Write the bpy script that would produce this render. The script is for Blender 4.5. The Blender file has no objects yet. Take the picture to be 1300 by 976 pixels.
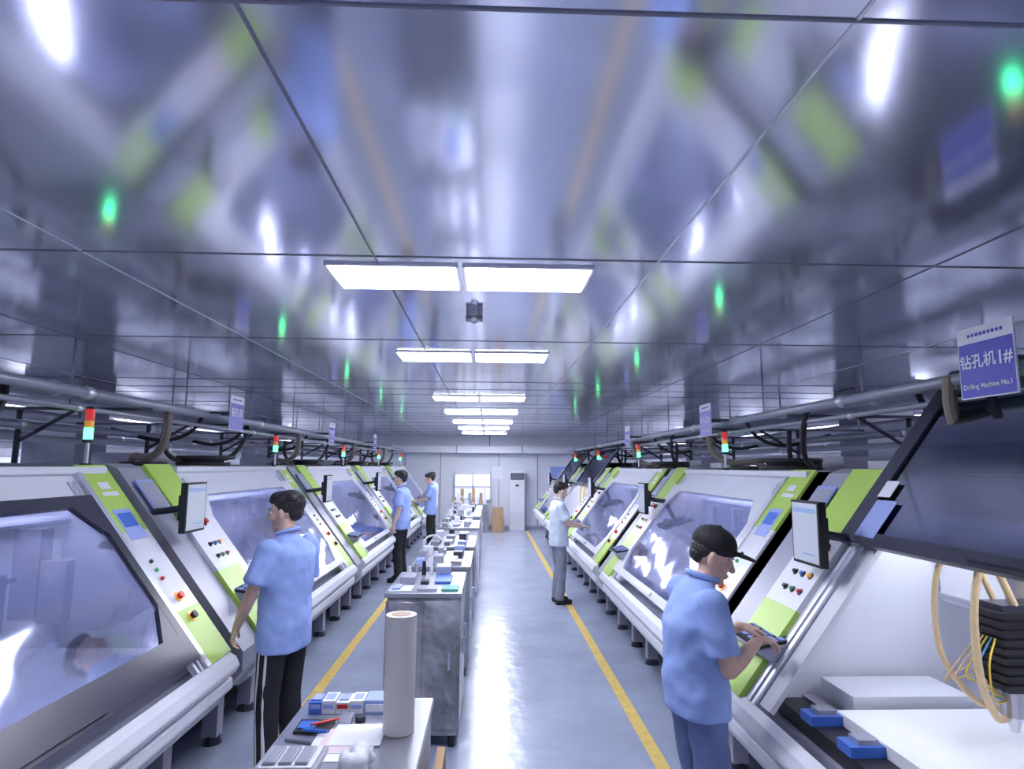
import bpy, math, random
from mathutils import Vector, Matrix
random.seed(7)
scn = bpy.context.scene
COL = scn.collection

# ------------------------------------------------------------------ materials
def mat(name, col, rough=0.5, metal=0.0, emit=None, es=0.0, noise=0.0, nscale=8.0, bump=0.0, bscale=20.0, coat=0.0, spec=None, bdist=.02):
    m = bpy.data.materials.new(name); m.use_nodes = True
    nt = m.node_tree; b = nt.nodes['Principled BSDF']
    b.inputs['Base Color'].default_value = (*col, 1)
    b.inputs['Roughness'].default_value = rough
    b.inputs['Metallic'].default_value = metal
    if coat: b.inputs['Coat Weight'].default_value = coat
    if spec is not None: b.inputs['Specular IOR Level'].default_value = spec
    if emit:
        b.inputs['Emission Color'].default_value = (*emit, 1)
        b.inputs['Emission Strength'].default_value = es
    tc = nt.nodes.new('ShaderNodeTexCoord')
    if noise > 0:
        n = nt.nodes.new('ShaderNodeTexNoise'); n.inputs['Scale'].default_value = nscale
        n.inputs['Detail'].default_value = 4
        nt.links.new(tc.outputs['Object'], n.inputs['Vector'])
        r = nt.nodes.new('ShaderNodeMapRange')
        r.inputs['To Min'].default_value = 1 - noise; r.inputs['To Max'].default_value = 1 + noise * .6
        r.inputs['From Min'].default_value = .3; r.inputs['From Max'].default_value = .7
        nt.links.new(n.outputs['Fac'], r.inputs['Value'])
        mx = nt.nodes.new('ShaderNodeVectorMath'); mx.operation = 'SCALE'
        mx.inputs[0].default_value = col
        nt.links.new(r.outputs[0], mx.inputs['Scale'])
        nt.links.new(mx.outputs[0], b.inputs['Base Color'])
    if bump > 0:
        n2 = nt.nodes.new('ShaderNodeTexNoise'); n2.inputs['Scale'].default_value = bscale
        n2.inputs['Detail'].default_value = 2
        nt.links.new(tc.outputs['Object'], n2.inputs['Vector'])
        bp = nt.nodes.new('ShaderNodeBump'); bp.inputs['Strength'].default_value = bump
        bp.inputs['Distance'].default_value = bdist
        nt.links.new(n2.outputs['Fac'], bp.inputs['Height'])
        nt.links.new(bp.outputs[0], b.inputs['Normal'])
    return m

def glassmat(name, tint, base=0.08, top=0.6, rough=0.03, bump=0):
    m = bpy.data.materials.new(name); m.use_nodes = True
    nt = m.node_tree; nt.nodes.clear()
    o = nt.nodes.new('ShaderNodeOutputMaterial')
    tr = nt.nodes.new('ShaderNodeBsdfTransparent'); tr.inputs[0].default_value = (*tint, 1)
    gl = nt.nodes.new('ShaderNodeBsdfGlossy'); gl.inputs['Roughness'].default_value = rough
    gl.inputs[0].default_value = (.85, .87, 1, 1)
    lw = nt.nodes.new('ShaderNodeLayerWeight'); lw.inputs[0].default_value = .4
    r = nt.nodes.new('ShaderNodeMapRange'); r.inputs['To Min'].default_value = base; r.inputs['To Max'].default_value = top
    nt.links.new(lw.outputs['Facing'], r.inputs['Value'])
    mx = nt.nodes.new('ShaderNodeMixShader')
    if bump:
        tc = nt.nodes.new('ShaderNodeTexCoord'); n2 = nt.nodes.new('ShaderNodeTexNoise'); n2.inputs['Scale'].default_value = 2.6; n2.inputs['Detail'].default_value = 1
        nt.links.new(tc.outputs['Object'], n2.inputs['Vector'])
        bp = nt.nodes.new('ShaderNodeBump'); bp.inputs['Strength'].default_value = bump; bp.inputs['Distance'].default_value = .05
        nt.links.new(n2.outputs['Fac'], bp.inputs['Height']); nt.links.new(bp.outputs[0], gl.inputs['Normal'])
    nt.links.new(r.outputs[0], mx.inputs[0]); nt.links.new(tr.outputs[0], mx.inputs[1]); nt.links.new(gl.outputs[0], mx.inputs[2])
    nt.links.new(mx.outputs[0], o.inputs[0])
    return m

M = {}
M['ceil'] = mat('ceiling_gloss_panel', (.68, .69, .83), .13, .78, bump=.10, bscale=1.3, noise=.04, nscale=.7)
M['floor'] = mat('epoxy_floor', (.37, .42, .56), .20, 0, noise=.14, nscale=1.6, bump=.24, bscale=7, spec=.8)
M['wall'] = mat('wall_paint', (.72, .74, .82), .5, noise=.04, nscale=2)
M['seam'] = mat('ceiling_seam', (.24, .24, .32), .5)
M['seaml'] = mat('ceiling_seam_alu', (.75, .76, .85), .35, .6)
M['yellow'] = mat('floor_yellow_paint', (.80, .58, .16), .4, noise=.15, nscale=12)
M['lamp'] = mat('lamp_diffuser', (1, 1, 1), .5, emit=(.88, .90, 1), es=32)
M['lampside'] = mat('lamp_diffuser_side', (1, 1, 1), .5, emit=(.86, .89, 1), es=32)
M['tube'] = mat('tube_lamp', (1, 1, 1), .5, emit=(.88, .92, 1), es=15)
M['alu'] = mat('aluminium', (.74, .75, .83), .3, .8)
M['white'] = mat('machine_white', (.72, .73, .82), .32, noise=.03, nscale=3, coat=.2)
M['white2'] = mat('machine_white_bumper', (.74, .75, .84), .38, noise=.03)
M['grey'] = mat('machine_grey', (.36, .365, .46), .35, .1, noise=.04, nscale=3)
M['green'] = mat('machine_green', (.45, .68, .11), .35, noise=.03)
M['dark'] = mat('dark_frame', (.04, .04, .065), .3, .2, noise=.05)
M['black'] = mat('black_plastic', (.012, .012, .018), .45, noise=.1)
M['rubber'] = mat('black_rubber_hose', (.02, .02, .026), .55, noise=.1)
M['tan'] = mat('tan_hose', (.72, .55, .32), .5, noise=.08, nscale=30)
M['brown'] = mat('brown_hose', (.20, .16, .14), .5, noise=.1)
M['pipe'] = mat('grey_pipe', (.36, .37, .45), .4, .3, noise=.05)
M['dpipe'] = mat('dark_bracket', (.07, .07, .10), .5, .4, noise=.05)
M['red'] = mat('red_plastic', (.7, .03, .03), .35, noise=.03)
M['redlit'] = mat('red_lens', (.7, .05, .05), .3, emit=(1, .06, .05), es=.3)
M['amber'] = mat('amber_lens', (.8, .4, .05), .3, emit=(1, .4, .05), es=.25)
M['greenlit'] = mat('green_lens_lit', (.05, .8, .3), .3, emit=(.05, 1, .35), es=8)
M['greenbtn'] = mat('green_button', (.05, .45, .15), .3, noise=.02)
M['blue'] = mat('blue_plastic', (.05, .16, .62), .35, noise=.04)
M['lblue'] = mat('light_blue_label', (.34, .42, .82), .5, noise=.03)
M['signblue'] = mat('sign_blue', (.035, .035, .48), .4, noise=.02)
M['paper'] = mat('paper_white', (.80, .81, .9), .6, noise=.03)
M['screen'] = mat('monitor_screen', (.32, .35, .42), .3, emit=(.66, .72, .86), es=.28)
M['screenui'] = mat('monitor_ui', (.2, .3, .5), .3, emit=(.30, .42, .70), es=.3)
M['steel'] = mat('brushed_steel', (.46, .47, .55), .28, .7, noise=.12, nscale=3, bump=.1, bscale=6)
M['steeld'] = mat('dull_steel_panel', (.31, .31, .36), .35, .5, noise=.25, nscale=4, bump=.35, bscale=5)
M['wrap'] = mat('plastic_wrap', (.34, .34, .39), .16, .1, noise=.55, nscale=4, bump=1.0, bscale=5, bdist=.12)
M['card'] = mat('cardboard', (.45, .30, .18), .8, noise=.12)
M['roll'] = mat('paper_roll_buff', (.76, .73, .71), .6, noise=.03)
M['rollend'] = mat('cardboard_core', (.42, .33, .26), .8, noise=.1)
M['table'] = mat('white_table_plate', (.90, .91, .95), .35, noise=.02)
M['pink'] = mat('pinkish_paper', (.74, .63, .68), .6, noise=.05)
M['glass'] = glassmat('clear_acrylic', (.66, .68, .80), .14, .62, .05, .10)
M['tint'] = glassmat('tinted_acrylic', (.10, .10, .16), .10, .45, .08)
M['skin'] = mat('skin', (.64, .42, .34), .5, noise=.05, nscale=14)
M['skin2'] = mat('skin_light', (.70, .49, .42), .5, noise=.05, nscale=14)
M['lip'] = mat('lips', (.48, .22, .19), .5, noise=.05)
M['hair'] = mat('black_hair', (.014, .012, .016), .5, noise=.3, nscale=60, bump=.6, bscale=90)
M['eyew'] = mat('eye_white', (.75, .75, .78), .25, noise=.01)
M['shirtb'] = mat('blue_work_shirt', (.30, .41, .80), .85, noise=.04, nscale=6, bump=.45, bscale=8)
M['shirtw'] = mat('white_work_shirt', (.62, .69, .82), .85, noise=.04, nscale=6, bump=.4, bscale=8)
M['button'] = mat('shirt_trim_dark_blue', (.10, .16, .42), .7, noise=.03)
M['denim'] = mat('denim', (.14, .19, .38), .85, noise=.2, nscale=9, bump=.6, bscale=10)
M['pantk'] = mat('black_trousers', (.012, .012, .018), .75, noise=.2, bump=.4, bscale=12)
M['pantg'] = mat('grey_trousers', (.26, .28, .36), .8, noise=.15, bump=.4, bscale=10)
M['stripe'] = mat('white_stripe', (.75, .75, .8), .7, noise=.03)
M['capm'] = mat('black_cap_cloth', (.012, .012, .016), .75, noise=.2, bump=.2, bscale=60)
M['window'] = mat('frosted_daylit_glass', (.8, .85, .95), .3, emit=(.75, .82, 1), es=.5)
M['column'] = mat('column_paint', (.22, .23, .30), .4, noise=.08)
M['wirec'] = mat('yellow_wire', (.75, .55, .05), .5, noise=.05)
M['wireb'] = mat('blue_wire', (.1, .35, .7), .5, noise=.05)
M['tgreen'] = mat('teal_box', (.05, .30, .25), .5, noise=.05)

# ------------------------------------------------------------------ mesh builder
SL = math.hypot(.86, 1.12); SX = .86 / SL; SZ = 1.12 / SL
class MB:
    def __init__(s, *mats): s.v = []; s.f = []; s.m = []; s.mats = list(mats)
    def mi(s, k):
        if k not in s.mats: s.mats.append(k)
        return s.mats.index(k)
    def add(s, vs, fs, k):
        o = len(s.v); i = s.mi(k)
        s.v += [tuple(v) for v in vs]
        for f in fs: s.f.append([a + o for a in f]); s.m.append(i)
    def hexa(s, p, k):
        s.add(p, [(0,3,2,1),(4,5,6,7),(0,1,5,4),(1,2,6,5),(2,3,7,6),(3,0,4,7)], k)
    def box(s, x0, x1, y0, y1, z0, z1, k):
        s.hexa([(x0,y0,z0),(x1,y0,z0),(x1,y1,z0),(x0,y1,z0),(x0,y0,z1),(x1,y0,z1),(x1,y1,z1),(x0,y1,z1)], k)
    def slope(s, y0, y1, s0, s1, n0, n1, k):
        P = lambda q, n, y: (SX*q - SZ*n, y, .76 + SZ*q + SX*n)
        s.hexa([P(s0,n0,y0),P(s1,n0,y0),P(s1,n0,y1),P(s0,n0,y1),P(s0,n1,y0),P(s1,n1,y0),P(s1,n1,y1),P(s0,n1,y1)], k)
    def prism(s, prof, y0, y1, k):
        n = len(prof)
        vs = [(x, y0, z) for x, z in prof] + [(x, y1, z) for x, z in prof]
        fs = [tuple(range(n)), tuple(reversed(range(n, 2*n)))]
        for i in range(n): j = (i+1) % n; fs.append((i, i+n, j+n, j))
        s.add(vs, fs, k)
    def cyl(s, p0, p1, r0, r1, k, seg=16):
        p0 = Vector(p0); p1 = Vector(p1); d = (p1-p0).normalized()
        a = d.orthogonal().normalized(); b = d.cross(a)
        vs = []
        for p, r in ((p0, r0), (p1, r1)):
            for i in range(seg):
                t = 2*math.pi*i/seg; vs.append(p + a*r*math.cos(t) + b*r*math.sin(t))
        fs = [tuple(reversed(range(seg))), tuple(range(seg, 2*seg))]
        for i in range(seg): j = (i+1) % seg; fs.append((i, j, j+seg, i+seg))
        s.add(vs, fs, k)
    def ell(s, c, r, k, seg=16, rings=10, rot=None):
        vs = []; fs = []
        for i in range(rings+1):
            ph = math.pi*i/rings
            if i in (0, rings): vs.append(Vector((0,0,r[2]*math.cos(ph)))); continue
            for j in range(seg):
                t = 2*math.pi*j/seg
                vs.append(Vector((r[0]*math.sin(ph)*math.cos(t), r[1]*math.sin(ph)*math.sin(t), r[2]*math.cos(ph))))
        last = len(vs)-1
        for j in range(seg): fs.append((0, 1+j, 1+(j+1) % seg))
        for i in range(rings-2):
            for j in range(seg):
                a = 1+i*seg+j; b = 1+i*seg+(j+1) % seg
                fs.append((a, a+seg, b+seg, b))
        o = 1+(rings-2)*seg
        for j in range(seg): fs.append((o+(j+1) % seg, o+j, last))
        if rot: vs = [rot @ v for v in vs]
        c = Vector(c); s.add([v+c for v in vs], fs, k)
    def capsule(s, p0, p1, r0, r1, k):
        s.cyl(p0, p1, r0, r1, k, 16); s.ell(p0, (r0,)*3, k); s.ell(p1, (r1,)*3, k)
    def loft(s, rings, k, seg=24, power=2.3):
        vs = []; n = len(rings)
        for c, rx, ry in rings:
            for i in range(seg):
                t = 2*math.pi*i/seg; ct = math.cos(t); st = math.sin(t)
                vs.append((c[0]+rx*math.copysign(abs(ct)**(2/power), ct), c[1]+ry*math.copysign(abs(st)**(2/power), st), c[2]))
        fs = [tuple(reversed(range(seg))), tuple(range((n-1)*seg, n*seg))]
        for q in range(n-1):
            for i in range(seg):
                j = (i+1) % seg; a = q*seg
                fs.append((a+i, a+j, a+seg+j, a+seg+i))
        s.add(vs, fs, k)
    def tube(s, pts, r, k, seg=10, sub=6, closed=False):
        P = [Vector(p) for p in pts]; out = []
        n = len(P)
        if n == 2 and not closed: out = P
        else:
            rng = range(n) if closed else range(n-1)
            for i in rng:
                if closed: a, b, c, d = P[i-1], P[i], P[(i+1) % n], P[(i+2) % n]
                else: a, b, c, d = P[max(i-1,0)], P[i], P[i+1], P[min(i+2,n-1)]
                for q in range(sub):
                    t = q/sub
                    out.append(.5*((2*b)+(-a+c)*t+(2*a-5*b+4*c-d)*t*t+(-a+3*b-3*c+d)*t**3))
            if not closed: out.append(P[-1])
        N = len(out); vs = []; prev = None
        for i, p in enumerate(out):
            if closed: d = (out[(i+1) % N]-out[i-1]).normalized()
            else: d = (out[min(i+1,N-1)]-out[max(i-1,0)]).normalized()
            a = d.orthogonal().normalized() if prev is None else (prev-d*prev.dot(d)).normalized()
            prev = a; b = d.cross(a)
            for j in range(seg):
                t = 2*math.pi*j/seg; vs.append(p+a*r*math.cos(t)+b*r*math.sin(t))
        fs = []
        for i in range(N if closed else N-1):
            for j in range(seg):
                k2 = (j+1) % seg; i2 = (i+1) % N
                fs.append((i*seg+j, i*seg+k2, i2*seg+k2, i2*seg+j))
        if not closed: fs += [tuple(reversed(range(seg))), tuple(range((N-1)*seg, N*seg))]
        s.add(vs, fs, k)
    def mesh(s, name, smooth=False):
        me = bpy.data.meshes.new(name); me.from_pydata(s.v, [], s.f)
        for k in s.mats: me.materials.append(M[k])
        me.polygons.foreach_set('material_index', s.m)
        import bmesh
        bm = bmesh.new(); bm.from_mesh(me); bmesh.ops.recalc_face_normals(bm, faces=bm.faces); bm.to_mesh(me); bm.free()
        if smooth: me.polygons.foreach_set('use_smooth', [True]*len(me.polygons))
        me.update(); return me

def obj(name, me, parent=None, loc=None, rot=None, bevel=0, auto=False):
    o = bpy.data.objects.new(name, me); COL.objects.link(o)
    if parent: o.parent = parent
    if loc: o.location = loc
    if rot: o.rotation_euler = rot
    if bevel:
        b = o.modifiers.new('bevel', 'BEVEL'); b.width = bevel; b.segments = 2; b.limit_method = 'ANGLE'; b.angle_limit = math.radians(40)
    return o
def empty(name, loc=(0,0,0), rz=0):
    e = bpy.data.objects.new(name, None); COL.objects.link(e); e.location = loc; e.rotation_euler = (0,0,rz); e.empty_display_size = .2
    return e

# ------------------------------------------------------------------ room shell
CZ = 2.82; YF = 19.7; YB = -3.5; XW = 9.5
m = MB(); m.box(-XW-.2, XW+.2, YB-.2, YF+.2, -.1, 0, 'floor'); obj('floor', m.mesh('floor'))
m = MB(); m.box(-XW-.2, XW+.2, YB-.2, YF+.2, CZ, CZ+.1, 'ceil'); obj('ceiling', m.mesh('ceiling'))
m = MB(); m.box(-XW-.2, XW+.2, YF, YF+.2, 0, CZ, 'wall'); obj('wall_far', m.mesh('wall_far'))
m = MB(); m.box(-XW-.2, XW+.2, YB-.2, YB, 0, CZ, 'wall'); obj('wall_near', m.mesh('wall_near'))
m = MB(); m.box(-XW-.2, -XW, YB, YF, 0, CZ, 'wall'); obj('wall_left', m.mesh('wall_left'))
m = MB(); m.box(XW, XW+.2, YB, YF, 0, CZ, 'wall'); obj('wall_right', m.mesh('wall_right'))
m = MB(); m.box(-XW, XW, YF-.02, YF, 0, .1, 'grey'); obj('baseboard_far', m.mesh('baseboard_far'))
# ceiling joints
m = MB()
for k in range(-6, 7):
    x = .75 + 1.27*k
    m.box(x-.004, x+.004, YB, YF, CZ-.003, CZ+.001, 'seam' if k % 2 else 'seaml')
obj('trim_1', m.mesh('ceiling_long_joints'))
m = MB()
for y in (-.9, 1.17, 2.72, 4.6, 6.9, 7.6, 8.2, 9.4, 10.0, 11.2, 11.8, 12.4, 13.6, 14.8, 16, 17.2, 18.4):
    m.box(-XW, XW, y-.004, y+.004, CZ-.0035, CZ+.001, 'seam')
obj('trim_2', m.mesh('ceiling_cross_joints'))
# floor lines
for x in (-1.43, 1.13):
    m = MB(); m.box(x-.045, x+.045, YB+.2, 19.0, -.001, .002, 'yellow'); obj('floor_marking_line', m.mesh('floor_marking_line'))
# lights
def lightpanel(x0, x1, y, d, k):
    m = MB(); w = (x1-x0)/2
    for i in range(2):
        a = x0+i*w+.01; b = a+w-.02
        m.box(a, b, y, y+d, CZ-.012, CZ+.002, 'alu')
        m.box(a+.014, b-.014, y+.014, y+d-.014, CZ-.016, CZ-.011, k)
    obj('ceiling_light_panel', m.mesh('ceiling_light_panel'))
for y, d in ((-1.6,.38), (2.82,.38), (5.05,.42), (8.3,.5), (10.6,.5), (13.0,.5), (15.2,.5), (17.4,.5)):
    lightpanel(-.78, .49, y, d, 'lamp')
for sx in (-6.2, 5.9):
    for y in (0, 2.6, 5.2, 7.8, 10.4, 13.0, 15.6, 18.0):
        lightpanel(sx-.6, sx+.6, y, .5, 'lampside')
m = MB(); m.cyl((-.1,3.72,CZ-.03), (-.1,3.72,CZ+.002), .05, .05, 'grey'); m.box(-.15,-.05,3.68,3.76,CZ-.05,CZ-.03,'dark'); m.ell((-.1,3.70,CZ-.05),(.03,.03,.025),'steel')
obj('ceiling_sensor', m.mesh('ceiling_sensor'))
# columns
for x in (-4.7, 4.5):
    for y in (7.2, 13.2):
        m = MB(); m.box(x-.28, x+.28, y-.28, y+.28, 0, CZ, 'column'); m.box(x-.3, x+.3, y-.3, y+.3, 0, .2, 'dark'); m.box(x-.31,x+.31,y-.31,y+.31,CZ-.12,CZ,'column')
        obj('structural_column', m.mesh('structural_column'), bevel=.01)

# ------------------------------------------------------------------ drilling machine meshes (local: x into machine, y along, z up)
PROF = [(0,.76),(.86,1.88),(2.2,1.88),(2.2,.5),(.14,.5),(.06,.55)]
def mk_shell():
    m = MB()
    m.prism(PROF, 0, .05, 'white'); m.prism(PROF, 2.66, 2.7, 'white')
    m.box(1.5, 2.2, .05, 2.66, .5, 1.88, 'white')
    m.box(.80, 1.5, .05, 2.66, 1.84, 1.88, 'white')
    m.slope(.05, 2.66, 1.2, SL, -.03, 0, 'white')
    m.box(.10, 1.5, .05, 2.66, .5, .72, 'grey')
    ch = [(-.03,.72),(.85,1.87),(.93,1.9),(2.15,1.9),(2.15,.25),(.5,.25),(.30,.45),(.08,.47),(-.03,.6)]
    m.prism(ch, 3.06, 3.35, 'grey')
    m.slope(3.10, 3.31, 1.02, 1.28, .02, .032, 'lblue'); m.slope(3.115, 3.295, 1.04, 1.26, .032, .034, 'grey')
    return m.mesh('machine_shell')
def mk_strip():
    m = MB()
    m.prism([(0,.76),(.86,1.88),(1.2,1.88),(1.2,.6),(.05,.6)], 0.0, .0499, 'white')
    m.slope(0, .30, -.0, .36, -.02, .018, 'green')
    m.slope(0, .30, .36, .92, -.02, .016, 'white')
    m.slope(0, .30, .92, SL, -.02, .018, 'green')
    m.slope(.30, .345, -.0, SL-.05, -.02, .03, 'alu')
    m.slope(.06, .22, 1.18, 1.21, .018, .02, 'paper'); m.slope(.10, .20, 1.23, 1.28, .018, .02, 'paper')
    m.slope(.06, .24, .86, 1.08, .018, .021, 'lblue'); m.slope(.08, .22, .95, 1.05, .021, .023, 'blue')
    P = lambda q, n, y: Vector((SX*q-SZ*n, y, .76+SZ*q+SX*n))
    for q, c in ((.44,'red'),(.30,'black')):
        m.cyl(P(q,.015,.16), P(q,.02,.16), .034, .034, 'amber'); m.cyl(P(q,.02,.16), P(q,.045,.16), .018, .023, c)
    for i in range(3): m.cyl(P(.58+.06*i,.015,.2), P(.58+.06*i,.03,.2), .012, .012, ('red','greenbtn','black')[i])
    m.prism([(0,.76),(.86,1.88),(1.2,1.88),(1.2,.5),(.14,.5),(.04,.6)], 2.701, 3.059, 'white')
    m.slope(2.7, 3.06, .95, SL, 0, .03, 'green')
    m.slope(2.7, 3.06, .50, .95, 0, .03, 'white2')
    m.slope(2.7, 3.06, -.02, .50, 0, .03, 'green')
    for i in range(3):
        for j in range(2):
            y = 2.77+.08*i; q = .60+.10*j
            m.cyl(P(q,.03,y), P(q,.034,y), .019, .019, 'black'); m.cyl(P(q,.034,y), P(q,.05,y), .011, .011, ('red','greenbtn','black','amber','blue','black')[i+3*j])
    m.cyl(P(.88,.03,2.80), P(.88,.036,2.80), .03, .03, 'black'); m.cyl(P(.88,.036,2.80), P(.88,.06,2.80), .018, .022, 'red')
    m.slope(2.86, 3.0, .865, .895, .03, .033, 'black'); m.slope(2.9, 3.0, .905, .915, .03, .033, 'black')
    m.prism([(.03,1.0),(.30,1.045),(.30,1.0),(.26,.93),(.10,.95)], 2.62, 3.04, 'grey')
    m.hexa([(.045,2.64,1.004),(.27,2.64,1.042),(.27,3.02,1.042),(.045,3.02,1.004),(.045,2.64,1.018),(.27,2.64,1.056),(.27,3.02,1.056),(.045,3.02,1.018)], 'black')
    for r in range(5):
        for c in range(11):
            x = .065+.036*r; y = 2.655+.032*c; z = 1.018+(x-.045)*.168
            m.box(x, x+.028, y, y+.026, z, z+.007, 'lblue' if (r+c) % 5 else 'dark')
    return m.mesh('control_and_end_strips')
def mk_bumper():
    m = MB()
    m.prism([(-.0,.77),(-.05,.74),(-.075,.69),(-.05,.645),(.0,.63),(.02,.70)], -.0, 3.06, 'white2')
    m.prism([(.0,.645),(-.035,.61),(-.04,.56),(.0,.52),(.06,.50),(.06,.66)], -.0, 3.06, 'white2')
    m.prism([(.05,.54),(.03,.47),(.10,.42),(.2,.42),(.2,.54)], 0.0, 3.06, 'white2')
    return m.mesh('front_bumper')
def mk_base():
    m = MB()
    m.box(.55, 2.1, .1, 2.95, .16, .5, 'dark')
    m.box(.25, 2.15, .08, .2, .34, .5, 'grey'); m.box(.25, 2.15, 2.85, 2.97, .34, .5, 'grey'); m.box(.25,.37,.08,2.97,.36,.5,'grey')
    for y in (.14, .9, 1.6, 2.3, 2.91):
        m.box(.26, .36, y-.05, y+.05, .05, .5, 'grey'); m.cyl((.31,y,0),(.31,y,.06),.07,.05,'dark',12)
        m.cyl((1.9,y,0),(1.9,y,.2),.07,.05,'dark',12)
    m.box(.42, .56, .4, 1.1, .12, .5, 'grey'); m.box(.42,.56,1.7,2.2,.12,.5,'steeld')
    m.tube([(.5,1.2,.45),(.42,1.3,.2),(.45,1.5,.12),(.5,1.65,.3)], .03, 'rubber')
    m.tube([(.45,2.25,.45),(.38,2.4,.25),(.4,2.6,.1),(.5,2.8,.08)], .02, 'rubber')
    return m.mesh('base_frame')
def mk_top():
    m = MB()
    for i, (dx, r) in enumerate(((0,.23),(.03,.20),(-.02,.25))):
        pts = [(1.25+dx+r*math.cos(t*math.pi/4), 1.2+r*1.1*math.sin(t*math.pi/4), 1.905+.03*i) for t in range(8)]
        m.tube(pts, .018, 'rubber', closed=True)
    pts = [(1.3+.16*math.cos(t*math.pi/4), 2.2+.17*math.sin(t*math.pi/4), 1.90) for t in range(8)]
    m.tube(pts, .018, 'rubber', closed=True)
    m.tube([(1.0,2.45,2.36),(1.0,2.45,2.18),(1.05,2.42,2.03),(1.2,2.32,1.95),(1.38,2.2,1.96),(1.45,2.1,1.87)], .032, 'brown')
    m.tube([(1.45,1.6,2.25),(1.45,1.62,2.08),(1.40,1.5,1.95),(1.3,1.35,1.93)], .022, 'rubber')
    m.tube([(1.1,.55,2.36),(1.08,.6,2.2),(1.15,.75,2.0),(1.3,.9,1.9)], .022, 'rubber')
    m.box(1.6, 2.1, 1.0, 1.6, 1.88, 2.0, 'grey'); m.box(1.62,2.0,.3,.7,1.88,1.96,'white')
    return m.mesh('hoses')
def mk_stack():
    m = MB()
    m.cyl((0,0,1.88),(0,0,1.90),.035,.035,'black'); m.cyl((0,0,1.9),(0,0,2.03),.012,.012,'alu')
    m.cyl((0,0,2.03),(0,0,2.05),.030,.030,'black')
    m.cyl((0,0,2.05),(0,0,2.12),.026,.026,'greenlit'); m.cyl((0,0,2.125),(0,0,2.165),.026,.026,'amber'); m.cyl((0,0,2.17),(0,0,2.24),.026,.026,'redlit'); m.cyl((0,0,2.24),(0,0,2.255),.028,.024,'black')
    return m.mesh('stack_light')
def mk_inner(hoses=True):
    m = MB()
    m.box(.25, 1.35, .2, 2.3, .72, .84, 'table'); m.box(.12, .25, .1, 2.6, .72, .79, 'black' if hoses else 'grey')
    for y in (.35,.9,1.45,2.0,2.3):
        m.box(.11,.27,y-.05,y+.05,.79,.83,'blue'); m.box(.15,.23,y-.035,y+.035,.83,.85,'steel')
    m.box(.25,.32,2.32,2.62,.72,.80,'steel')
    m.box(.35,.9,2.34,2.62,.72,.88,'white')
    m.box(1.0, 1.3, .08, 2.63, 1.24, 1.58, 'table'); m.box(.97,1.0,.08,2.63,1.26,1.285,'steel'); m.box(.97,1.0,.08,2.63,1.54,1.565,'steel')
    for y in (.44, .94, 1.44, 1.96):
        w = .09 if hoses else .05
        m.box(.86,1.0,y-w,y+w,1.06,1.54,'steel')
        if hoses:
            for i in range(9): m.box(.70,.86,y-.075,y+.085,1.05+.034*i,1.072+.034*i,'black')
        m.box(.72,.86,y-w*.7,y+w*.7,1.04,1.37,'dark' if hoses else 'grey')
        m.cyl((.78,y,1.04),(.78,y,.94),.045,.045,'steel'); m.cyl((.78,y,.94),(.78,y,.88),.03,.014,'alu')
        if hoses:
            m.tube([(.78,y-.05,1.37),(.66,y-.08,1.56),(.58,y-.10,1.38),(.58,y-.10,1.12),(.66,y-.06,.96),(.75,y,.93)], .014, 'tan')
            m.tube([(.80,y+.08,1.37),(.70,y+.10,1.60),(.60,y+.13,1.45),(.60,y+.14,1.15),(.68,y+.08,.98),(.76,y+.02,.95)], .012, 'tan')
            for q in range(5):
                m.tube([(.70,y-.04+.02*q,1.24),(.62-.01*q,y-.10+.05*q,1.16-.03*q),(.66,y-.06+.03*q,1.02+.02*q),(.74,y-.02,1.0)], .0035, ('wirec','wireb','wirec','tan','tan')[q])
    return m.mesh('table_gantry_spindles')
def mk_tube():
    m = MB(); m.box(.83,.95,.12,2.6,1.805,1.825,'tube'); m.box(.82,.96,.10,2.62,1.82,1.84,'alu')
    m.cyl((1.44,.15,1.62),(1.44,2.6,1.62),.02,.02,'tube',10); m.box(1.46,1.5,.10,2.62,1.60,1.64,'alu')
    return m.mesh('interior_tube_lamp')
def mk_hood(frame, gl, s0, n0, paper=False, wb=.07):
    m = MB(); L = 1.12; y0 = .345; y1 = 2.70; w = .07; a = s0; b = s0+L
    m.slope(y0, y1, a, a+wb, n0, n0+.03, frame); m.slope(y0, y1, b-w, b, n0, n0+.03, frame)
    m.slope(y0, y0+w, a+wb, b-w, n0, n0+.03, frame); m.slope(y1-w*1.6, y1, a+wb, b-w, n0, n0+.03, frame)
    P = lambda q, n, y: (SX*q-SZ*n, y, .76+SZ*q+SX*n)
    for yy, sg in ((y0+w,1),(y1-w*1.6,-1)):
        for ss, tg in ((a+wb,1),(b-w,-1)):
            A, B, C = (ss,yy),(ss+tg*.2,yy),(ss,yy+sg*.16)
            vs = [P(q,n0+.001,y) for q,y in (A,B,C)]+[P(q,n0+.029,y) for q,y in (A,B,C)]
            m.add(vs, [(0,1,2),(3,5,4),(0,3,4,1),(1,4,5,2),(2,5,3,0)], frame)
    m.slope(y0+w-.01, y1-w*1.6+.01, a+wb-.01, b-w+.01, n0+.010, n0+.016, gl)
    m.slope(1.2, 1.8, a+.02, a+.05, n0+.03, n0+.05, 'alu' if frame == 'white' else 'dark')
    if paper:
        m.slope(2.42, 2.58, a+.04, a+.26, n0+.03, n0+.032, 'lblue'); m.slope(2.5, 2.6, a+.28, a+.38, n0+.03, n0+.032, 'paper')
    return m.mesh('sliding_window')
def mk_rails():
    m = MB()
    for y in (2.58, 2.63, .36, .41): m.slope(y, y+.025, .0, 1.3, -.02, .012, 'alu')
    m.slope(2.46, 2.57, .02, 1.25, -.03, -.005, 'white')
    return m.mesh('guide_rails')
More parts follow.
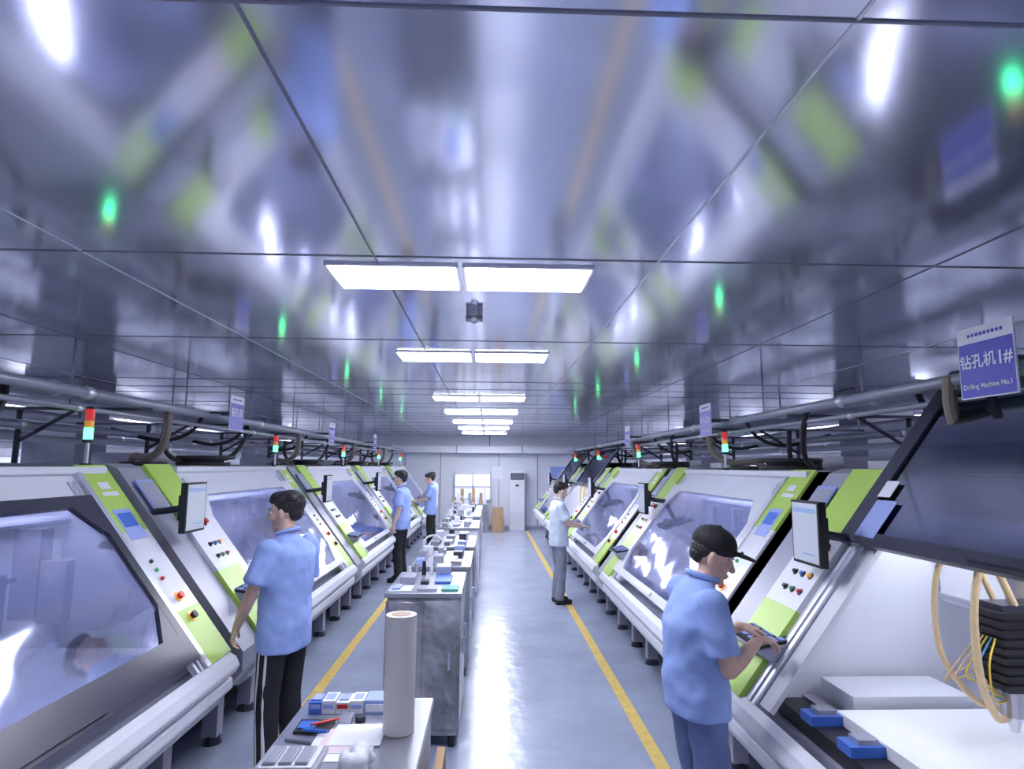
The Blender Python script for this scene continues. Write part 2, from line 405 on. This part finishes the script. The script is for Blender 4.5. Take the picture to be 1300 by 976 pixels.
def mk_monitor():
    m = MB()
    m.box(-.02, .02, -.14, .14, -.16, .16, 'black'); m.box(-.023,-.019,-.126,.126,-.145,.148,'screen')
    m.box(.02,.05,-.1,.1,-.08,.08,'black')
    m.box(-.0245,-.022,-.115,.115,.10,.125,'screenui')
    m.box(-.0245,-.022,-.09,.03,-.11,-.10,'screenui')
    m.tube([(.04,0,0),(.14,0,-.02),(.30,.0,-.04)], .022, 'dpipe')
    return m.mesh('monitor')
SH = mk_shell(); ST = mk_strip(); BU = mk_bumper(); BA = mk_base(); TO = mk_top(); IN = mk_inner(); IN2 = mk_inner(False); TU = mk_tube(); RA = mk_rails(); MO = mk_monitor(); SK = mk_stack()
HC = mk_hood('white', 'glass', .07, .0); HD = mk_hood('dark', 'glass', .07, .0, wb=.17); HO = mk_hood('dark', 'tint', .93, .035, True)
def machine(x, y, rz, hood, mon, stk):
    e = empty('drilling_machine', (x, y, 0), rz)
    obj('body_shell', SH, e, bevel=.006); obj('strips', ST, e, bevel=.003); obj('bumper', BU, e, bevel=.012); obj('base', BA, e)
    obj('hoses', TO, e); obj('gantry', IN if hood is HO else IN2, e); obj('tube_lamp', TU, e); obj('window', hood, e); obj('rails', RA, e)
    obj('monitor', MO, e, loc=mon, bevel=.004); obj('stack_light', SK, e, loc=stk)
    return e
for i, y in enumerate((.6, 4.1, 7.6, 11.1, 14.6)):
    machine(1.3, y, 0, (HO, HC, HC, HO, HO)[i], (.34, 2.64, 1.575), (.94, 1.85, 0))
for i, y in enumerate((4.1, 7.6, 11.1, 14.6, 18.1)):
    machine(-1.58, y, math.pi, (HD, HC, HC, HC, HC)[i], (.37, 3.30, 1.62), (.94, .04, 0))

# ------------------------------------------------------------------ overhead pipes
def pipes(sx, x0):
    m = MB()
    for dx, z, r in ((0.02,2.34,.034),(.10,2.25,.018),(.42,2.40,.05),(.8,2.17,.03),(1.2,2.50,.06),(1.5,2.12,.03),(1.9,2.36,.05),(2.5,2.2,.05),(3.2,2.52,.07),(3.8,2.2,.04)):
        m.cyl((x0+sx*dx, .2 if dx < .1 else -1, z), (x0+sx*dx, 18.6, z), r, r, 'pipe', 14)
        yy = 1.0
        while yy < 18:
            m.cyl((x0+sx*dx, yy+dx*.7, z), (x0+sx*dx, yy+dx*.7+.06, z), r*1.22, r*1.22, 'alu', 14); yy += 3.0
    a, b = sorted((x0+sx*2.7, x0+sx*3.05)); m.box(a, b, -1, 18.6, 2.34, 2.36, 'pipe'); m.box(a, a+.01, -1, 18.6, 2.34, 2.42, 'pipe'); m.box(b-.01, b, -1, 18.6, 2.34, 2.42, 'pipe')
    y = 1.2
    while y < 18.5:
        m.box(min(x0-sx*.04, x0+sx*1.6), max(x0-sx*.04, x0+sx*1.6), y-.02, y+.02, 2.285, 2.305, 'dpipe')
        m.cyl((x0+sx*.55,y,2.30),(x0+sx*.55,y,CZ),.008,.008,'pipe',8); m.cyl((x0+sx*1.55,y,2.30),(x0+sx*1.55,y,CZ),.01,.01,'pipe',8)
        m.cyl((x0+sx*.9,y,2.30),(x0+sx*.9,y,1.88),.02,.02,'dpipe',8)
        m.cyl((x0+sx*.5,y,2.29),(x0+sx*.9,y,2.05),.014,.014,'dpipe',8)
        y += 1.75
    for y in (2.2, 3.3, 5.8, 6.9, 9.3, 12.8, 16.2):
        m.tube([(x0+sx*.0,y,2.36),(x0+sx*.4,y,2.34),(x0+sx*1.2,y+.05,2.44),(x0+sx*2.2,y+.1,2.52)], .026, 'pipe')
        m.tube([(x0+sx*.2,y+.3,2.38),(x0+sx*.35,y+.35,2.2),(x0+sx*.6,y+.3,2.12),(x0+sx*1.0,y+.2,2.22)], .018, 'rubber')
    obj('overhead_pipe_run', m.mesh('overhead_pipe_run', True))
pipes(1, 2.30); pipes(-1, -2.52)
# cabinets of the neighbouring bays (behind the machine rows)
for sx, x0 in ((1, 7.6), (-1, -8.0)):
    for y in (1.5, 5.0, 8.5, 12.0, 15.5):
        m = MB(); m.box(x0-.5, x0+.5, y, y+2.9, .1, 2.0, 'white'); m.box(x0-.52, x0+.52, y+.1, y+2.8, 2.0, 2.12, 'grey')
        m.box(x0-.45,x0+.45,y+.05,y+2.85,0,.1,'dark')
        for q in range(4): m.box(x0-.505 if sx > 0 else x0+.495, x0-.495 if sx > 0 else x0+.505, y+.1+.7*q, y+.7+.7*q, 1.0, 1.85, 'grey')
        obj('electrical_cabinet', m.mesh('electrical_cabinet'), bevel=.01)

# ------------------------------------------------------------------ signs
def text(body, size, mkey, parent, mw, off=.012):
    c = bpy.data.curves.new('sign_text', 'FONT'); c.body = body; c.size = size; c.align_x = 'CENTER'; c.align_y = 'CENTER'; c.extrude = .0006; c.offset = size*off
    c.materials.append(M[mkey]); o = bpy.data.objects.new('lettering', c); COL.objects.link(o); o.parent = parent; o.matrix_local = mw; return o
def sign(x, y, side, num):
    e = empty('hanging_machine_sign', (x, y, 2.36))
    m = MB(); m.box(-.004,.004,-.152,.152,-.155,.155,'paper')
    f = side*.005
    m.box(min(0,f), max(0,f), -.147,.147,-.15,.085,'signblue')
    for a in (-.11,.11):
        q = -side*.186; m.box(min(0,q), max(0,q), a-.008, a+.008, -.012, .004, 'dpipe')
    obj('board', m.mesh('sign_board'), e)
    if side < 0: R = Matrix(((0,0,-1),(-1,0,0),(0,1,0))).to_4x4()
    else: R = Matrix(((0,0,1),(1,0,0),(0,1,0))).to_4x4()
    def at(u, v): return Matrix.Translation((side*.0062, side*u, v)) @ R
    text('钻孔机', .066 if num else .085, 'paper', e, at(-.043 if num else 0,.0), .016)
    if num:
        text(num[0], .080, 'paper', e, at(.079,-.002), .018); text('#', .074, 'paper', e, at(.118,.0), .012)
    text('Drilling Machine'+(' No.1' if num == '1#' else ''), .030, 'paper', e, at(0,-.105), .012)
    m = MB()
    for i in range(9):
        y0 = -.10+i*.022; m.box(min(0,side*.0055),max(0,side*.0055), y0, y0+.014, .112,.126,'signblue')
    obj('header_marks', m.mesh('header_marks'), e)
for i, y in enumerate((2.56, 6.06, 9.56)): sign(2.10, y, -1, ('1#','2#','3#')[i])
for y in (5.8, 9.3, 12.8): sign(-2.30, y, 1, '')

# ------------------------------------------------------------------ centre furniture
def cabinet(name, x0, x1, y0, y1, h, km, doors=2, top='steel'):
    m = MB()
    m.box(x0+.02, x1-.02, y0+.02, y1-.02, .08, h-.03, km); m.box(x0, x1, y0, y1, h-.03, h, top)
    w = (x1-x0-.06)/doors
    for i in range(doors):
        a = x0+.03+i*w; m.box(a+.005, a+w-.005, y0+.008, y0+.022, .12, h-.06, km); m.box(a+w-.06,a+w-.045,y0-.012,y0+.01,h*.5,h*.5+.12,'alu')
    n = max(1, int((y1-y0)/.45)); w = (y1-y0-.06)/n
    for i in range(n):
        a = y0+.03+i*w; m.box(x1-.022, x1-.008, a+.005, a+w-.005, .12, h-.06, km); m.box(x1-.01,x1+.012,a+w-.06,a+w-.045,h*.5,h*.5+.12,'alu')
        m.box(x0+.008, x0+.022, a+.005, a+w-.005, .12, h-.06, km)
    for x in (x0+.06,x1-.06):
        for y in (y0+.06,y1-.06): m.cyl((x,y,0),(x,y,.09),.025,.025,'black',10)
    return obj(name, m.mesh(name), bevel=.004)
def rm(o, vs, smooth=3, disp=0):
    r = o.modifiers.new('voxel', 'REMESH'); r.mode = 'VOXEL'; r.voxel_size = vs; r.use_smooth_shade = True
    s = o.modifiers.new('smooth', 'SMOOTH'); s.factor = .5; s.iterations = smooth
    if disp:
        t = bpy.data.textures.get('folds') or bpy.data.textures.new('folds', 'CLOUDS'); t.noise_scale = .12; t.noise_depth = 1
        d = o.modifiers.new('folds', 'DISPLACE'); d.texture = t; d.strength = disp; d.mid_level = .5
cabinet('steel_work_cabinet', -.81, -.24, 1.9, 3.05, .85, 'steeld')
m = MB(); m.cyl((-.35,2.68,.851),(-.35,2.68,1.30),.062,.062,'roll',40); m.cyl((-.35,2.68,1.30),(-.35,2.68,1.302),.04,.04,'rollend',24)
m.cyl((-.35,2.68,.8505),(-.35,2.68,.853),.064,.064,'rollend',40)
obj('paper_roll', m.mesh('paper_roll'))
m = MB()
for i, (x, k) in enumerate(((-.755,'blue'),(-.70,'paper'),(-.64,'paper'),(-.58,'paper'))):
    m.box(x, x+.056, 2.86, 2.97, .851, .898+.006*(i % 2), k); m.box(x+.005,x+.05,2.858,2.861,.872,.89,'lblue' if i != 2 else 'red'); m.box(x+.008,x+.048,2.88,2.95,.898,.905,'lblue')
m.box(-.52,-.43,2.86,2.98,.851,.905,'lblue'); m.box(-.515,-.435,2.857,2.861,.86,.89,'paper')
obj('small_parts_boxes', m.mesh('small_parts_boxes'), bevel=.003)
m = MB(); m.box(-.76,-.62,2.66,2.78,.851,.862,'black'); m.box(-.75,-.68,2.68,2.75,.862,.868,'blue'); m.cyl((-.70,2.70,.87),(-.60,2.76,.872),.006,.005,'red',10); m.cyl((-.72,2.66,.868),(-.62,2.64,.868),.007,.007,'blue',10)
m.cyl((-.77,2.60,.857),(-.66,2.57,.857),.006,.006,'steel',10); m.box(-.60,-.55,2.74,2.80,.851,.88,'steel'); m.cyl((-.52,2.78,.851),(-.52,2.78,.875),.022,.022,'dark',16)
obj('hand_tool_tray', m.mesh('hand_tool_tray'), bevel=.002)
m = MB()
for i in range(3): m.box(-.66+.03*i,-.44+.02*i,2.42+.06*i,2.66+.04*i,.851+.002*i,.853+.002*i,('paper','pink','paper')[i])
obj('paper_sheets', m.mesh('paper_sheets'))
m = MB(); m.box(-.79,-.58,2.30,2.50,.851,.875,'grey'); m.box(-.775,-.595,2.315,2.485,.875,.881,'paper')
for i in range(3): m.box(-.765+.055*i,-.72+.055*i,2.33,2.46,.881,.892,'grey')
obj('drill_bit_case', m.mesh('drill_bit_case'), bevel=.004)
m = MB()
random.seed(3)
for i in range(12): m.ell((-.45+random.uniform(-.04,.04),2.33+random.uniform(-.06,.06),.885+random.uniform(-.01,.03)),(random.uniform(.02,.04),random.uniform(.02,.04),random.uniform(.02,.034)),'paper')
o = obj('crumpled_plastic_bag', m.mesh('crumpled_plastic_bag')); rm(o, .006, 1)
m = MB(); m.prism([(-.215,0),(-.155,0),(-.18,.66),(-.215,.66)], 2.6, 3.0, 'card'); obj('cardboard_sheet', m.mesh('cardboard_sheet'))

cabinet('wrapped_storage_cabinet', -.72, -.18, 4.55, 5.45, 1.02, 'wrap')
m = MB()
m.box(-.70,-.54,4.6,4.8,1.02,1.03,'white2'); m.box(-.68,-.62,4.62,4.78,1.03,1.045,'lblue'); m.box(-.50,-.36,4.62,4.76,1.02,1.04,'steel'); m.box(-.33,-.21,4.62,4.80,1.02,1.035,'tgreen')
m.box(-.5,-.44,4.85,4.95,1.02,1.05,'dark'); m.box(-.66,-.55,4.9,5.1,1.02,1.07,'grey'); m.box(-.4,-.28,4.9,5.2,1.02,1.04,'blue'); m.box(-.42,-.3,5.22,5.38,1.02,1.1,'steel')
for i in range(4): m.cyl((-.64+.06*i,5.3,1.02),(-.64+.06*i,5.3,1.09+.02*(i % 3)),.018,.014,('white2','grey','black')[i % 3],12)
obj('tool_trays', m.mesh('tool_trays'), bevel=.003)
def cart(x0,x1,y0,y1,h,k):
    e = cabinet('equipment_cart', x0,x1,y0,y1,h,k)
    m = MB(); random.seed(int(y0*10))
    x = x0+.05
    while x < x1-.14:
        y = y0+.06
        while y < y1-.2:
            w = random.uniform(.05,.11); d = random.uniform(.1,.2); hh = random.uniform(.03,.12)
            m.box(x, min(x+w, x1-.02), y, y+d, h, h+hh, random.choice(['white2','grey','paper','white2','steel','grey','dark','lblue','steeld']))
            y += d+random.uniform(.02,.1)
        x += .16
    m.tube([(x0+.1,y0+.3,h),(x0+.1,y0+.3,h+.2),(x0+.2,y0+.28,h+.25),(x0+.28,y0+.28,h+.2)], .010,'white2')
    obj('bench_supplies', m.mesh('bench_supplies'), e, bevel=.003)
cart(-.72,-.16,6.0,7.1,.98,'steel'); cart(-.74,-.16,7.7,8.9,.95,'steeld'); cart(-.74,-.14,9.5,10.8,1.0,'white'); cart(-.76,-.14,11.4,12.9,1.02,'grey'); cart(-.76,-.14,13.6,15.2,.98,'white')
m = MB(); m.box(-.70,-.34,7.2,7.5,.0,.75,'tgreen'); m.box(-.68,-.36,7.19,7.2,.1,.65,'grey'); obj('teal_bin', m.mesh('teal_bin'), bevel=.01)

# ------------------------------------------------------------------ far wall things
m = MB()
m.box(.62,1.08,19.25,19.6,0,1.78,'white2'); m.box(.65,1.05,19.235,19.25,1.5,1.7,'dark')
for i in range(6): m.box(.67,1.03,19.23,19.237,1.52+.028*i,1.53+.028*i,'grey')
m.box(.65,1.05,19.235,19.25,.15,.55,'white'); m.box(.8,.9,19.235,19.25,1.3,1.36,'black')
obj('floor_standing_air_conditioner', m.mesh('floor_standing_air_conditioner'), bevel=.01)
m = MB(); m.box(-1.05,.02,19.66,19.69,.9,1.65,'window')
for x in (-1.08,-.52,.02): m.box(x,x+.05,19.62,19.7,.85,1.7,'alu')
for z in (.85,1.25,1.66): m.box(-1.08,.07,19.62,19.7,z,z+.04,'alu')
obj('window_1', m.mesh('window_far'))
m = MB(); m.box(-1.1,0,18.6,19.3,.0,.8,'steeld')
for i in range(9): m.box(-1.05+.11*i,-.96+.11*i,18.7,18.9,.8,1.0+.12*(i % 3),('card','paper','card','white2','grey')[i % 5])
obj('packing_bench', m.mesh('packing_bench'), bevel=.004)
m = MB(); m.box(-9.4,9.4,19.3,19.6,2.3,2.5,'white2')
for x in range(-9,10,2): m.box(x-.02,x+.02,19.28,19.62,2.28,2.52,'grey')
for x in range(-8,9,4): m.cyl((x,19.45,2.5),(x,19.45,CZ),.01,.01,'dpipe')
obj('air_duct', m.mesh('air_duct'))
m = MB()
for x in (-2.6,-1.5,.3,1.5,2.6): m.box(x-.015,x+.015,19.68,19.7,.1,2.3,'grey')
m.box(1.9,2.4,19.67,19.7,1.5,1.9,'lblue'); m.box(.1,.4,19.67,19.7,1.5,1.9,'paper')
obj('wall_notice_boards', m.mesh('wall_notice_boards'))
m = MB(); m.box(.1,.45,18.7,19.1,0,.45,'card'); m.box(.12,.43,18.72,19.08,.45,.7,'card'); obj('cardboard_boxes', m.mesh('cardboard_boxes'), bevel=.005)

# ------------------------------------------------------------------ people
def mk_head(k):
    m = MB()
    m.ell((-.012,0,.03),(.098,.076,.090),k); m.ell((.022,0,-.02),(.068,.064,.085),k); m.ell((.035,0,-.075),(.048,.046,.038),k)
    m.ell((.070,0,-.097),(.020,.022,.018),k); m.ell((.070,0,.022),(.020,.050,.012),k)
    m.capsule((.086,0,.012),(.108,0,-.026),.009,.013,k); m.ell((.100,.013,-.030),(.011,.008,.008),k); m.ell((.100,-.013,-.030),(.011,.008,.008),k)
    for s in (1,-1):
        m.ell((.060,s*.040,-.025),(.028,.022,.022),k); m.ell((-.005,s*.080,-.005),(.018,.012,.034),k); m.ell((-.002,s*.076,-.03),(.010,.009,.012),k)
        m.ell((.079,s*.031,.006),(.012,.017,.010),k)
    m.ell((.084,0,-.057),(.012,.023,.007),k); m.ell((.082,0,-.070),(.012,.019,.008),k)
    return m.mesh('head')
HEADM = {k: mk_head(k) for k in ('skin','skin2')}
def mk_face():
    m = MB()
    for s in (1,-1):
        m.ell((.0845,s*.031,.006),(.0085,.014,.006),'eyew'); m.ell((.090,s*.031,.006),(.0045,.006,.006),'black')
        m.ell((.0885,s*.032,.0135),(.006,.017,.0022),'hair'); m.ell((.088,s*.034,.031),(.006,.019,.004),'hair')
    m.ell((.094,0,-.058),(.0045,.020,.0045),'lip'); m.ell((.092,0,-.069),(.0045,.016,.005),'lip')
    return m.mesh('face_features', True)
FACE = mk_face()
def mk_hair():
    m = MB()
    m.ell((-.032,0,.054),(.103,.088,.086),'hair'); m.ell((-.064,0,.008),(.052,.070,.070),'hair'); m.ell((.030,0,.102),(.058,.068,.036),'hair')
    for s in (1,-1): m.ell((-.022,s*.069,.038),(.042,.018,.040),'hair')
    for i in range(26):
        a = random.uniform(0,6.28); r = random.uniform(.02,.095)
        m.ell((-.02+r*math.cos(a), r*.8*math.sin(a), .130-r*.5),(.024,.024,.022),'hair')
    return m.mesh('hair')
HAIR = mk_hair()
def mk_hair_short():
    m = MB(); m.ell((-.038,0,.03),(.076,.079,.07),'hair'); m.ell((-.060,0,.004),(.050,.066,.058),'hair'); return m.mesh('hair_short')
HAIRS = mk_hair_short()
def mk_cap():
    m = MB(); m.ell((-.010,0,.068),(.108,.090,.080),'capm',24,14); m.ell((.004,0,.052),(.104,.090,.030),'capm',24,12)
    R = Matrix.Rotation(.0,3,'Y'); m.ell((.115,0,.056),(.088,.072,.010),'capm',24,10,R); m.ell((-.01,0,.150),(.01,.01,.006),'capm')
    return m.mesh('cap')
CAP = mk_cap()
def mk_hand(k, sg, curl):
    m = MB()
    m.ell((.045,0,0),(.050,.040,.014),k); m.capsule((-.02,0,0),(.03,0,0),.023,.02,k)
    for i, (y, L) in enumerate(((.028,.070),(.010,.080),(-.009,.074),(-.027,.058))):
        y *= sg; p = Vector((.072-.004*abs(i-1),y,0)); a = 0; r = .0098-.0006*i
        m.capsule((.04,y*.8,0), p, .011, r, k)
        for j, q in enumerate((.45,.32,.23)):
            a += curl*(1+.15*i); n = p+Vector((math.cos(a)*L*q, y*.06, -math.sin(a)*L*q)); m.capsule(p, n, r, r*.88, k); r *= .88; p = n
    p = Vector((.012,sg*.022,-.004))
    for d, r in (((.030,sg*.026,-.010),.013),((.026,sg*.012,-.010),.0105),((.020,sg*.003,-.006),.0092)):
        n = p+Vector(d); m.capsule(p, n, r, r*.88, k); p = n
    return m.mesh('hand')
HANDS = {(k,s): mk_hand(k, s, .38) for k in ('skin','skin2') for s in (1,-1)}
def lerp(a, b, t): return Vector(a)*(1-t)+Vector(b)*t
def person(loc, yaw, J, shirt, pants, skin='skin', cap=False, scale=1.0, vs=.013, name='factory_worker', stripe=False):
    e = empty(name, (loc[0],loc[1],0), yaw); e.scale = (scale,)*3
    T = J['torso']
    pel, wai, che, sho, nek = [Vector((a,0,b)) for a, b in T]
    hd = Vector(J['head'])
    b = MB()
    b.loft([(pel-Vector((0,0,.08)),.09,.15),(pel,.105,.165),(wai,.09,.14),(che,.11,.165),(sho-Vector((0,0,.03)),.095,.175),(sho+Vector((0,0,.02)),.06,.11),(nek,.05,.05)], skin)
    b.capsule(nek-Vector((0,0,.06)), hd-Vector((.015,0,.05)), .056, .050, skin)
    for s in ('R','L'):
        sh, el, wr = J['sh'+s], J['el'+s], J['wr'+s]
        b.capsule(sh, el, .048, .038, skin); b.capsule(el, lerp(el,wr,.35), .038, .039, skin); b.capsule(lerp(el,wr,.35), wr, .039, .025, skin)
        hp, kn, an = J['hip'+s], J['kn'+s], J['an'+s]
        b.capsule(hp, kn, .078, .052, skin); b.capsule(kn, lerp(kn,an,.3), .05, .054, skin); b.capsule(lerp(kn,an,.3), an, .052, .034, skin)
    o = obj('body', b.mesh('body'), e); rm(o, vs, 2)
    c = MB()
    hem = pel+Vector((0,0,J.get('hem',-.12)))
    c.loft([(hem,.138,.188),(lerp(hem,wai,.4),.138,.184),(wai,.132,.172),(che,.138,.182),(sho-Vector((0,0,.05)),.120,.182),(sho-Vector((0,0,.0)),.092,.165),(sho+Vector((0,0,.045)),.07,.10),(nek,.062,.066)], shirt, 28)
    for s in ('R','L'):
        sh, el = Vector(J['sh'+s]), Vector(J['el'+s])
        c.ell(sh, (.068,.068,.068), shirt); c.cyl(sh, lerp(sh,el,.80), .066, .074, shirt, 20)
    o = obj('shirt', c.mesh('shirt'), e); rm(o, vs*.9, 2, .028)
    col = MB()
    n0 = nek+Vector((.004,0,-.005))
    col.tube([n0+Vector((.068*math.cos(t*math.pi/5), .064*math.sin(t*math.pi/5), .012-.022*math.cos(t*math.pi/5))) for t in range(10)], .013, shirt, closed=True)
    obj('collar', col.mesh('collar', True), e)
    p = MB()
    p.loft([(pel+Vector((0,0,-.10)),.115,.165),(pel,.122,.172),(pel+Vector((0,0,.07)),.112,.160)], pants, 24)
    for s in ('R','L'):
        hp, kn, an = Vector(J['hip'+s]), Vector(J['kn'+s]), Vector(J['an'+s])
        p.capsule(hp, kn, .095, .072, pants); p.cyl(kn, an+Vector((0,0,-.03)), .072, .064, pants, 20)
    o = obj('trousers', p.mesh('trousers'), e); rm(o, vs, 2, 0 if stripe else .022)
    if stripe:
        q = MB()
        for s, sg in (('R',-1),('L',1)):
            hp, kn, an = Vector(J['hip'+s]), Vector(J['kn'+s]), Vector(J['an'+s])
            for d in (-.022,.022):
                q.tube([hp+Vector((d,sg*.0755,.0)), lerp(hp,kn,.5)+Vector((d,sg*.0665,0)), kn+Vector((d,sg*.054,0)), lerp(kn,an,.5)+Vector((d,sg*.051,0)), an+Vector((d,sg*.046,0))], .0145, 'stripe', 12)
        obj('side_stripes', q.mesh('side_stripes', True), e)
    f = MB()
    for s in ('R','L'):
        an = Vector(J['an'+s])
        f.ell((an.x+.065,an.y,.045),(.13,.048,.042),'black'); f.capsule((an.x,an.y,.05),(an.x,an.y,.09),.045,.042,'black'); f.box(an.x-.055,an.x+.175,an.y-.042,an.y+.042,.002,.03,'black')
    o = obj('shoes', f.mesh('shoes'), e); rm(o, .009, 2)
    H = Matrix.Translation(hd) @ Matrix.Rotation(J.get('hyaw',0),4,'Z') @ Matrix.Rotation(J.get('hpitch',0),4,'Y')
    for nm, me, v in (('head',HEADM[skin],.0045),('cap',CAP,.005) if cap else ('hair',HAIR,.007)):
        o = obj(nm, me, e); o.matrix_local = H; rm(o, v, 2)
    if cap: o = obj('hair', HAIRS, e); o.matrix_local = H; rm(o, .006, 2)
    o = obj('face', FACE, e); o.matrix_local = H
    for s, sg in (('R',1),('L',-1)):
        d, up = J['hd'+s]; x = Vector(d).normalized(); z = Vector(up); z = (z-x*z.dot(x)).normalized(); y = z.cross(x)
        Rm = Matrix((x,y,z)).transposed().to_4x4()
        o = obj('hand_'+s, HANDS[(skin,sg)], e); o.matrix_local = Matrix.Translation(J['wr'+s]) @ Rm; rm(o, .0045, 1)
    return e
STAND = dict(torso=[(0,.93),(0,1.10),(-.005,1.26),(-.01,1.40),(.005,1.475)], head=(.035,0,1.60), hpitch=.1,
    shR=(-.01,-.185,1.39), elR=(-.03,-.235,1.12), wrR=(.04,-.245,.88), shL=(-.01,.185,1.39), elL=(-.03,.235,1.12), wrL=(.04,.245,.88),
    hipR=(0,-.09,.88), knR=(.02,-.10,.49), anR=(-.02,-.11,.09), hipL=(0,.09,.88), knL=(.02,.10,.49), anL=(-.02,.12,.09),
    hdR=((.1,.02,-1),(.2,-1,0)), hdL=((.1,-.02,-1),(.2,1,0)), hem=-.12)
# worker in cap, typing at the right-hand machine
J = dict(STAND); J.update(torso=[(0,.89),(-.01,1.04),(-.01,1.19),(.01,1.31),(.04,1.385)], head=(.095,0,1.478), hpitch=.36, hyaw=-.35,
    shR=(.0,-.180,1.30), elR=(.05,-.23,1.03), wrR=(.29,-.05,1.105), shL=(.01,.180,1.30), elL=(.09,.24,1.05), wrL=(.31,.15,1.115),
    hdR=((1,.25,-.16),(0,0,1)), hdL=((1,-.0,-.16),(0,0,1)), hipR=(0,-.09,.84), hipL=(0,.09,.84), knR=(.03,-.10,.46), knL=(.03,.11,.46), hem=-.10)
person((.975,3.05), math.radians(6), J, 'shirtb', 'denim', 'skin', cap=True)
# worker at the left-hand machine
J = dict(STAND); J.update(hem=-.15, shL=(0,.185,1.39), elL=(.05,.24,1.15), wrL=(.19,.20,.92), hdL=((.35,-.05,-.8),(.6,.5,.4)), elR=(.02,-.235,1.12), wrR=(.13,-.22,.90), hpitch=.12, hyaw=.30)
person((-1.26,4.12), math.radians(158), J, 'shirtb', 'pantk', 'skin', stripe=True)
# worker further along on the right, arms forward
J = dict(STAND); J.update(elR=(.08,-.22,1.14), wrR=(.30,-.14,1.10), elL=(.10,.21,1.15), wrL=(.32,.12,1.12), hdR=((1,.1,-.1),(0,0,1)), hdL=((1,-.1,-.1),(0,0,1)), hpitch=.3)
person((1.0,9.15), math.radians(8), J, 'shirtw', 'pantg', 'skin2', scale=.97, vs=.016)
# workers further along on the left
person((-1.46,10.8), math.radians(170), dict(STAND), 'shirtb', 'pantk', 'skin2', scale=1.05, vs=.016)
person((-1.32,14.6), math.radians(185), J, 'shirtb', 'pantk', 'skin', vs=.018)
person((-1.5,17.0), math.radians(160), J, 'shirtw', 'pantk', 'skin2', vs=.018)

# ------------------------------------------------------------------ world + camera
w = bpy.data.worlds.new('world'); scn.world = w; w.use_nodes = True
w.node_tree.nodes['Background'].inputs[0].default_value = (.6, .7, 1, 1); w.node_tree.nodes['Background'].inputs[1].default_value = .5
cd = bpy.data.cameras.new('camera'); cam = bpy.data.objects.new('camera', cd); COL.objects.link(cam); scn.camera = cam
cd.sensor_width = 36; cd.lens = 36*800/1300; cd.clip_start = .05
th = math.radians(2.0); p = math.radians(7.4); ro = math.radians(.4)
fwd = Vector((math.sin(th)*math.cos(p), math.cos(th)*math.cos(p), math.sin(p)))
right = Vector((math.cos(th), -math.sin(th), 0)); up = right.cross(fwd)
r2 = right*math.cos(ro)+up*math.sin(ro); u2 = up*math.cos(ro)-right*math.sin(ro)
Rm = Matrix((r2, u2, -fwd)).transposed().to_4x4()
cam.matrix_world = Matrix.Translation((0,0,1.9)) @ Rm
scn.view_settings.view_transform = 'Standard'
scn.view_settings.exposure = 0.15
